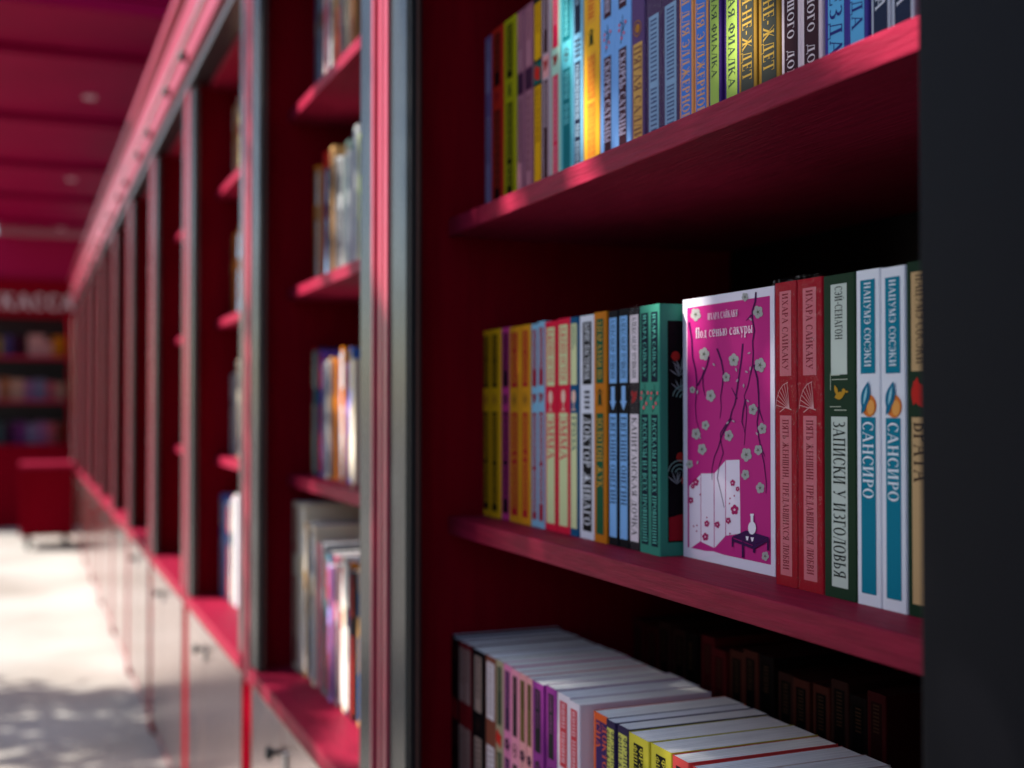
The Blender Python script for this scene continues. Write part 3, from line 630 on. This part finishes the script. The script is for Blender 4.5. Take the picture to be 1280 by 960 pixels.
lower = [
 (561, 567, 'black paperback with dark red band', U((24, 12, 14), (14, 10, 12), (80, 30, 30), author='~~~~~', title='~~~~~~', emb_bg=(110, 20, 26))),
 (567, 573.5, 'black paperback with dark red band', U((24, 12, 14), (14, 10, 12), (80, 30, 30), author='~~~~~', title='~~~~~~', emb_bg=(110, 20, 26))),
 (573.5, 581.5, 'dark red paperback with tan grey spine panels, touching the red-banded black one', U((110, 20, 26), (150, 116, 108), (110, 80, 70), author='~~~~~~', title='~~~~~~~', pw=.8)),
 (581.5, 589.6, 'dark red paperback with tan grey spine panels, touching the beige-panelled black one', U((110, 20, 26), (150, 116, 108), (110, 80, 70), author='~~~~~~', title='~~~~~~~', pw=.8)),
 (589.6, 606.4, 'black paperback with narrow beige spine panels', U((20, 14, 16), (170, 140, 126), (90, 66, 60), author='~~~~~~~', title='~~~~~~~', em='knot', pw=.5)),
 (606.4, 619.3, 'brown paperback with white spine panels', U((124, 66, 50), (214, 200, 204), (150, 120, 120), author='~~~~~~~~', title='~~~~~~~', pw=.72)),
 (619.3, 629.3, 'khaki paperback with a dark green spine panel', U((160, 146, 116), (48, 58, 44), (120, 120, 90), author='~~~~~~', title='~~~~~~', pw=.5, em='leaf')),
 (629.3, 639.5, 'mauve pink paperback with purple black spine panel', U((214, 120, 160), (60, 34, 66), (150, 80, 130), author='~~~~~~~', title='~~~~~', pw=.56, em='flower')),
 (639.5, 650, 'rose pink paperback with a black spine panel', U((226, 140, 160), (34, 28, 32), (120, 70, 80), author='~~~~~', title='~~~~~~', pw=.5, em='knot')),
 (650, 659, 'salmon pink paperback with mustard brown spine panel', U((226, 150, 150), (104, 84, 40), (50, 36, 20), author='~~~~~~~', title='~~~~~~', pw=.58, em='flower')),
 (659, 667, 'salmon pink paperback with mustard brown spine panel', U((226, 150, 150), (104, 84, 40), (50, 36, 20), author='~~~~~~~', title='~~~~~~', pw=.58, em='flower')),
 (667, 681, 'purple paperback with a black spine panel', PUR), (681, 694.8, 'purple paperback with a black spine panel', PUR),
 (694.8, 711.5, 'white paperback with a coral red spine panel', WRD), (711.5, 726, 'white paperback with a coral red spine panel', WRD),
 (736.7, 758, 'orange paperback with a deep violet spine panel', U((222, 92, 40), (62, 34, 92), (222, 92, 60), author='ДОКТОР|СНА', title='~~~~~~~~', pw=.66, th=.8, ah=.8, dx=.003)),
 (758, 770, 'navy paperback with pale yellow spine panels', NVY), (770, 785.4, 'navy paperback with pale yellow spine panels', NVY),
 (785.6, 811, 'mustard yellow paperback with a black spine panel', YLB), (813, 839, 'mustard yellow paperback with a black spine panel', YLB),
 (839, 860, 'coral red paperback with a dark violet spine panel', RDB), (864, 888, 'coral red paperback with a dark violet spine panel', RDB),
 (888, 915, 'cream paperback with a dark violet spine panel', U((214, 200, 190), (60, 40, 90), (200, 190, 180), author='~~~~', title='~~~~~')),
 (915, 944, 'pale grey paperback with a green spine panel', U((200, 200, 204), (40, 90, 60), (200, 200, 190), author='~~~~', title='~~~~~')),
 (944, 976, 'pale grey paperback with a brown spine panel', U((200, 196, 196), (90, 60, 40), (200, 200, 190), author='~~~~', title='~~~~~')),
 (976, 1010, 'white paperback with a blue spine panel on the counter', U((210, 206, 206), (40, 70, 120), (200, 200, 210), author='~~~~', title='~~~~~')),
 (1010, 1048, 'dark red paperback with a white spine panel on the counter', U((130, 24, 30), (210, 200, 200), (90, 30, 30), author='~~~~', title='~~~~~')),
 (1048, 1090, 'white paperback with a black spine panel beside the jamb on the counter', U((210, 206, 206), (24, 24, 24), (200, 200, 200), author='~~~~', title='~~~~~')),
]
row(lower, XL, ZL, 'books on the counter, front row')
XBK = .556; px = 792; k = 0
bkcols = [('maroon', (62, 16, 18), (36, 9, 10)), ('dark brown', (52, 28, 24), (14, 9, 9)), ('brick red', (84, 22, 24), (56, 12, 14)), ('black', (22, 13, 13), (9, 6, 6)), ('rust brown', (76, 36, 28), (12, 8, 8))]
seqb = [0, 0, 1, 1, 3, 2, 2, 4, 4, 3, 1, 4, 4, 1, 3, 0]
while px < 1140 and k < len(seqb):
    w = 14+ (px-792)*.035; nm, c1, c2 = bkcols[seqb[k]]
    prev = bkcols[seqb[k-1]][0] if k else None
    nxt = bkcols[seqb[k+1]][0] if k+1 < len(seqb) else None
    book('%s hardback, back row on the counter, %s' % (nm, 'between %s and %s ones' % (prev, nxt) if prev and nxt else 'next to the jamb' if prev else 'by the kiosk wall'), XBK+random.uniform(-.002, .002), y_at(px+w, XBK), y_at(px, XBK), ZL, c1,
         H=.206+random.uniform(-.004, .006), W=.135, panel=c2, ptext=(66, 44, 30), author='~~~~~', title='~~~~~~~~', pw=.6, group='books on the counter, back row', name='hardback_book', pm=mat('dark_page_edges', (.03, .008, .008, 1), .8, spec=.05))  # page blocks of this row are toned near-black
    px += w+(.5 if k % 3 else 2); k += 1

# ------------------------------------------------------------------ books of the next kiosks
CN = {'orange': (206, 116, 30), 'red': (170, 34, 30), 'black': (26, 24, 28), 'grey': (120, 122, 126), 'white': (222, 220, 214), 'pale green': (170, 196, 176), 'lime': (160, 176, 60),
      'blue': (52, 92, 166), 'purple': (92, 60, 140), 'cream': (214, 198, 170), 'brown': (104, 68, 50), 'tan': (170, 130, 84), 'light blue': (120, 160, 200), 'navy': (30, 40, 74), 'teal': (40, 120, 120), 'yellow': (214, 180, 40), 'pink': (206, 120, 140), 'lilac': (156, 130, 190)}
def shelf_run(kname, sname, X, Y_far, z, seq, grp):
    y = Y_far
    for i, (c, t, H, W) in enumerate(seq):
        a = seq[i-1][0] if i else None; b = seq[i+1][0] if i+1 < len(seq) else None
        lab = '%s book on %s, %s, %s' % (c, sname, kname, ('between %s and %s' % (a, b)) if a and b else ('beside a %s one' % (a or b)))
        cv = CN[c]; dark = sum(cv) < 330
        pc = random.choice([(220, 214, 206), (206, 190, 120), (190, 60, 50), (130, 170, 200)]) if dark else random.choice([(40, 34, 40), (130, 30, 40), (40, 70, 110), (230, 226, 220)])
        book(lab, X+random.uniform(-.006, .004), y-t, y, z, cv, H=H, W=W, panel=pc, ptext=cv, author='~~~~~', title='~~~~~~~~', pw=random.uniform(.4, .7), group=grp, name='shelved_book')
        y -= t+random.uniform(0, .0008)
def mk(s, tmin=.016, tmax=.03, hmin=.18, hmax=.215, w=.13):
    return [(c, random.uniform(tmin, tmax), random.uniform(hmin, hmax), w) for c in s]
yk = K[1][1]+.079; kn = 'kiosk beside the blossom one'
g1 = 'books in the kiosk next to the blossom one'
shelf_run(kn, 'top shelf', .431, yk-.004, SH[0]+.0002, mk(['black', 'grey', 'brown', 'brown', 'pink', 'navy', 'grey', 'tan', 'brown', 'grey', 'cream', 'black', 'tan'], hmin=.195), g1)
shelf_run(kn, 'second shelf', .431, yk-.004, SH[1]+.0002, mk(['orange', 'orange', 'tan', 'red', 'navy', 'grey', 'tan', 'grey', 'white', 'pale green', 'white', 'grey', 'white', 'lime', 'white', 'blue'], .018, .026, .17, .21), g1)
shelf_run(kn, 'third shelf', .431, yk-.004, SH[2]+.0002, mk(['black', 'red', 'teal', 'navy', 'purple', 'grey', 'white', 'tan', 'orange', 'cream', 'light blue', 'orange', 'lilac', 'blue', 'cream'], .014, .022, .17, .205), g1)
shelf_run(kn, 'counter', .405, yk-.004, CT+.0002, [('cream', .045, .262, .17), ('cream', .03, .262, .17), ('tan', .016, .235, .15), ('grey', .02, .235, .15), ('red', .013, .225, .14), ('black', .012, .225, .15), ('cream', .017, .235, .16), ('pink', .012, .21, .13), ('brown', .017, .215, .14), ('red', .011, .205, .13), ('grey', .016, .215, .14), ('teal', .011, .2, .13), ('navy', .013, .205, .13), ('lilac', .016, .19, .13), ('pink', .014, .205, .13)]+mk(['grey', 'red', 'cream', 'navy', 'orange', 'black', 'light blue', 'tan', 'red', 'teal', 'grey', 'brown'], .012, .02, .185, .21), g1)
yk = K[2][1]+.079; kn = 'second kiosk past the blossom'; g2 = 'books in the second kiosk from the blossom one'
shelf_run(kn, 'top shelf', .431, yk-.004, SH[0]+.0002, mk(['brown', 'tan', 'red', 'grey', 'brown', 'cream', 'red']), g2)
shelf_run(kn, 'second shelf', .431, yk-.004, SH[1]+.0002, mk(['tan', 'orange', 'red', 'brown', 'grey', 'white', 'red', 'cream']), g2)
shelf_run(kn, 'third shelf', .431, yk-.004, SH[2]+.0002, mk(['grey', 'white', 'white', 'cream', 'tan', 'light blue', 'orange', 'grey']), g2)
shelf_run(kn, 'counter', .41, yk-.004, CT+.0002, mk(['blue', 'light blue', 'blue', 'navy', 'pink', 'grey', 'white', 'lilac'], .02, .032, .2, .23), g2)
yk = K[3][1]+.079; kn = 'third kiosk past the blossom'; g3 = 'books in the third kiosk from the blossom one'
shelf_run(kn, 'second shelf', .431, yk-.004, SH[1]+.0002, mk(['red', 'tan', 'brown', 'navy', 'cream']), g3)
shelf_run(kn, 'third shelf', .431, yk-.004, SH[2]+.0002, mk(['brown', 'teal', 'red', 'white', 'black']), g3)

# ------------------------------------------------------------------ cash kiosk across the end of the row
FY = 9.62; FX0, FX1 = -.75, .352
fk = empty('cash_kiosk', ((FX0+FX1)/2, FY+.25, 0)); L = fk.location
tag(fk, 'crimson cash kiosk closing the end of the walkway under a lettered sign', 'kiosk')
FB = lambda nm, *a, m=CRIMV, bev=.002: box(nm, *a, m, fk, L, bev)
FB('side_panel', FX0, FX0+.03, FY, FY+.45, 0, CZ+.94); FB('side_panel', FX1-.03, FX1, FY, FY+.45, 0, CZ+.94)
FB('back_panel', FX0+.031, FX1-.031, FY+.40, FY+.42, 0, CZ+.94, m=BLACK)
for z in (CZ+.37, CZ+.04, CZ-.29): FB('shelf', FX0+.031, FX1-.031, FY+.03, FY+.398, z-.02, z, m=CRIM)
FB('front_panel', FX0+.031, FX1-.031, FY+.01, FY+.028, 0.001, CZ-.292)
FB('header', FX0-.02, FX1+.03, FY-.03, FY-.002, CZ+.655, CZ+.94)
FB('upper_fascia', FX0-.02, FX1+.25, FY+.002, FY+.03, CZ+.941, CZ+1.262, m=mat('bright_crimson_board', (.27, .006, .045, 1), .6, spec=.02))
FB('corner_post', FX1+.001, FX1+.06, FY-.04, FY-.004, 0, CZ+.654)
sg = empty('sign_lettering', (.1, FY-.03, CZ+.77)); sg.parent = None
T_old, t_old = T, t_
T, t_, S_ = .2, .13, .02
u = -.155
for ch in 'КАССА':
    polys, w = gl(ch); sx = .117
    vs, fs = [], []
    for q_i, q in enumerate(polys):
        i = len(vs); n = len(q); d = .012+(q_i % 9)*.0004
        vs += [(u+x*sx-.1, 0, y*.115-.0575) for x, y in q]+[(u+x*sx-.1, -d, y*.115-.0575) for x, y in q]
        fs += [tuple(range(i+n, i+2*n)), tuple(range(i, i+n))[::-1]]+[(i+k, i+(k+1) % n, i+n+(k+1) % n, i+n+k) for k in range(n)]
    link('letter', vs, fs, mat('shaded_sign_white', (.5, .36, .38, 1), .5), sg); u += (w+.09)*sx  # white letters, with their pinkish shade put into the base colour
T, t_, S_ = T_old, t_old, .07
tag(sg, 'white cash desk sign letters on the crimson header of the end kiosk', 'sign')
def far_books(sname, z, seq):
    x = FX1-.05
    for i, (c, t, H) in enumerate(seq):
        a = seq[i-1][0] if i else None; b = seq[i+1][0] if i+1 < len(seq) else None
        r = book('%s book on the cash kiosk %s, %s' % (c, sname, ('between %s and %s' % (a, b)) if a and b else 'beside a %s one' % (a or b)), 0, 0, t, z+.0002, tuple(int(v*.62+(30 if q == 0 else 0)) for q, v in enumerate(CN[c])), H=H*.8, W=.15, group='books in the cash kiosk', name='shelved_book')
        r.location = (x-t, FY+.21, z+.0002); r.rotation_euler = (0, 0, R(90)); r.location.x = x
        x -= t+.002
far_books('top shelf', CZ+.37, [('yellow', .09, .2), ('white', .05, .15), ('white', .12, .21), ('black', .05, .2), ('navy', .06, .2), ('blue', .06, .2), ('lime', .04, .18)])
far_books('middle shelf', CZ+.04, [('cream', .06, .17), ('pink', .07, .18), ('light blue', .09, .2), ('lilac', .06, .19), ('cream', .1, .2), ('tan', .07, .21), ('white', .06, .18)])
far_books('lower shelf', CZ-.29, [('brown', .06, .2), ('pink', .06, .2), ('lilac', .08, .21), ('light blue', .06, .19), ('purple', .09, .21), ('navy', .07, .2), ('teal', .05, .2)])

# ------------------------------------------------------------------ red cart on casters in front of it
cy0, cy1, cx0, cx1 = 8.15, 8.62, -.01, .315
ct = empty('book_cart', ((cx0+cx1)/2, (cy0+cy1)/2, 0)); L = ct.location
tag(ct, 'low crimson box cart on dark casters in front of the cash kiosk', 'cart')
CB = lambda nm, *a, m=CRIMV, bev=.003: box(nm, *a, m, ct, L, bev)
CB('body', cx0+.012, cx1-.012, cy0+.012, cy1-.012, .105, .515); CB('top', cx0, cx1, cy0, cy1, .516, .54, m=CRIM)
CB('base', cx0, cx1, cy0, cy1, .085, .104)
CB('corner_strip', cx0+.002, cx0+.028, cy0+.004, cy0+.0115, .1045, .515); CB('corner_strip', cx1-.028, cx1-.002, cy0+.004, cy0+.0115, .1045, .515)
for x in (cx0+.05, cx1-.05):
    for y in (cy0+.06, cy1-.06):
        v, f = lathe([(.02, -.014), (.034, -.012), (.034, .012), (.02, .014)], 18, 'x', (x, y, .0345))
        w_ = link('caster', v, f, RUBBER, ct, L)
        box('fork', x-.02, x-.0145, y-.012, y+.012, .03, .0845, CHROME, w_, L, .001); box('fork', x+.0145, x+.02, y-.012, y+.012, .03, .0845, CHROME, w_, L, .001)

# ------------------------------------------------------------------ trees across the walkway, beyond the edge of the picture
LEAF = make_leaf(); BARK = mat('bark', (.11, .085, .065, 1), .85, bump=.8, bscale=(3, 3, .5), bfreq=18, var=.3, vfreq=12)
def limb(vs, fs, p0, p1, r0, r1, n=9, seg=5, wob=.06):
    p0, p1 = Vector(p0), Vector(p1); ax = (p1-p0).normalized(); s1 = ax.orthogonal().normalized(); s2 = ax.cross(s1)
    b = len(vs)
    for i in range(seg+1):
        f = i/seg; c = p0.lerp(p1, f)+s1*random.uniform(-wob, wob)*math.sin(math.pi*f)+s2*random.uniform(-wob, wob)*math.sin(math.pi*f); r = r0+(r1-r0)*f
        for k in range(n):
            a = 2*math.pi*k/n; vs.append(tuple(c+(s1*math.cos(a)+s2*math.sin(a))*r))
    for i in range(seg):
        for k in range(n): fs.append((b+i*n+k, b+i*n+(k+1) % n, b+(i+1)*n+(k+1) % n, b+(i+1)*n+k))
def spot(px, py, X):                 # a measured sun fleck on the plane X of the kiosks
    zc = KX*X/(px-28); return np.array((X, y_at(px, X), CZ+(507-py)*zc/1500))
def tree(base, label, ctr, rad, n_leaf, n_cl, crown_seed, leaf=.05, gaps=(), spread=.17):
    o = empty('plane_tree', base); tag(o, label, 'tree', 'trees across the walkway')
    gen = np.random.default_rng(crown_seed)
    vs, fs = [], []; top = Vector((ctr[0]-base[0], ctr[1]-base[1], ctr[2]))
    fork = Vector((top.x*.25, top.y*.25, top.z-rad[2]*1.15))
    limb(vs, fs, (0, 0, 0), fork, .17, .12, 12, 7, .04)
    cl = []
    for k in range(n_cl):
        d = gen.normal(size=3); d /= np.linalg.norm(d); q = d*np.array(rad)*gen.uniform(.25, 1)**.6
        cl.append(Vector(q)+top)
    sdv = np.array(SUN_DIR)
    def shaded(p):                                  # would a bough here close one of the gaps?
        p = np.array(p)+np.array(base)
        for P0, P1, rg in gaps:
            for f in (0, .5, 1):
                v = p-(P0+(P1-P0)*f)
                if np.linalg.norm(v-(v@sdv)*sdv) < .07: return True
        return False
    for c in cl[::2]:
        mid = fork.lerp(c, .5)+Vector((0, 0, .12))
        if any(shaded(fork.lerp(mid, q)) or shaded(mid.lerp(c, q)) for q in (.2, .35, .5, .65, .8, 1)): continue
        limb(vs, fs, fork, mid, .045, .025, 6, 4, .05); limb(vs, fs, mid, c, .024, .006, 5, 4, .05)
    link('trunk', vs, fs, BARK, o, smooth=True)
    idx = gen.integers(0, n_cl, n_leaf); C = np.array([tuple(c) for c in cl])[idx]+gen.normal(size=(n_leaf, 3))*spread
    a = gen.normal(size=(n_leaf, 3)); a /= np.linalg.norm(a, axis=1)[:, None]; b = np.cross(a, gen.normal(size=(n_leaf, 3))); b /= np.linalg.norm(b, axis=1)[:, None]
    keep = np.ones(n_leaf, bool); W_ = C+np.array(base); sd = np.array(SUN_DIR)          # gaps in the crown where the sun comes through
    for P0, P1, rg in gaps:
        for f in np.linspace(0, 1, 9):
            v = W_-(P0+(P1-P0)*f); keep &= np.linalg.norm(v-(v@sd)[:, None]*sd, axis=1) > rg+leaf*.95
    C, a, b = C[keep], a[keep], b[keep]; n_leaf = len(C)
    sz = gen.uniform(.6, 1.2, n_leaf)[:, None]*leaf
    nn = np.cross(a, b)
    P = np.stack([C-a*sz, C+b*sz*.55-a*sz*.15+nn*sz*.15, C+a*sz, C-b*sz*.55-a*sz*.15+nn*sz*.15], 1).reshape(-1, 3)
    me = bpy.data.meshes.new('crown'); me.from_pydata(P.tolist(), [], np.arange(n_leaf*4).reshape(-1, 4).tolist()); me.update(); me.materials.append(LEAF)
    c = bpy.data.objects.new('crown', me); COL.objects.link(c); c.parent = o; c['kind'] = 'stuff'
G = lambda a, b, X, r: (spot(*a, X), spot(*b, X), r)
flecks = [G((633, 252), (650, 247), XS, -.006), G((721, 213), (729, 209), XS, -.014), G((1028, 80), (1034, 77), XS, -.016), G((1112, 46), (1155, 26), XS, -.006),
          G((694, -60), (738, 180), .431, -.012), G((765, 140), (785, 205), .431, -.019), G((925, -20), (940, 60), .431, -.012), G((850, 362), (864, 400), .447, -.004),
          G((374, 123), (380, 118), XS, .024), G((430, 72), (438, 64), XS, .018), G((380, 359), (392, 357), XS, .02), G((424, 344), (430, 343), XS, .012),
          G((476, -60), (476, 280), .333, .03), G((415, 690), (422, 800), .405, .012), G((400, 810), (445, 900), .37, .03), G((240, 180), (305, 300), .335, .03),
          G((283, 240), (290, 236), XS, .03), G((280, 405), (290, 402), XS, .03), G((268, 745), (285, 775), .37, .03), G((430, 480), (440, 560), .431, -.006)]
tree((-4.0, 2.0, 0), 'leafy tree whose crown shades the blossom kiosk', (-3.0, 2.6, CZ+2.9), (1.0, 1.1, .8), 17000, 90, 4, .04, flecks)
tree((-5.6, 1.2, 0), 'leafy tree whose crown shades the paving by the blossom kiosk', (-5.0, 2.0, CZ+3.0), (1.1, 1.8, .8), 5000, 60, 14, .06)
tree((-3.5, 5.3, 0), 'leafy tree whose crown dapples the paving farther along', (-2.75, 5.05, CZ+1.6), (.8, .62, .45), 1500, 24, 8, .055, (), .085)

# ------------------------------------------------------------------ added row of unseen kiosks across the walkway, blocking low sky and bounce
def copy_tree(src, parent=None):
    c = src.copy(); COL.objects.link(c); c.parent = parent
    for ch in src.children: copy_tree(ch, c)
    return c
src = KI[3]
for k in range(7):
    c = copy_tree(src); c.location = (-2.9, -2.2+.778*k, 0); c.rotation_euler = (0, 0, math.pi)
    c['label'] = 'added unseen crimson kiosk across the walkway, blocking low sky and bounced light'; c['group'] = 'added light-blocking kiosks'
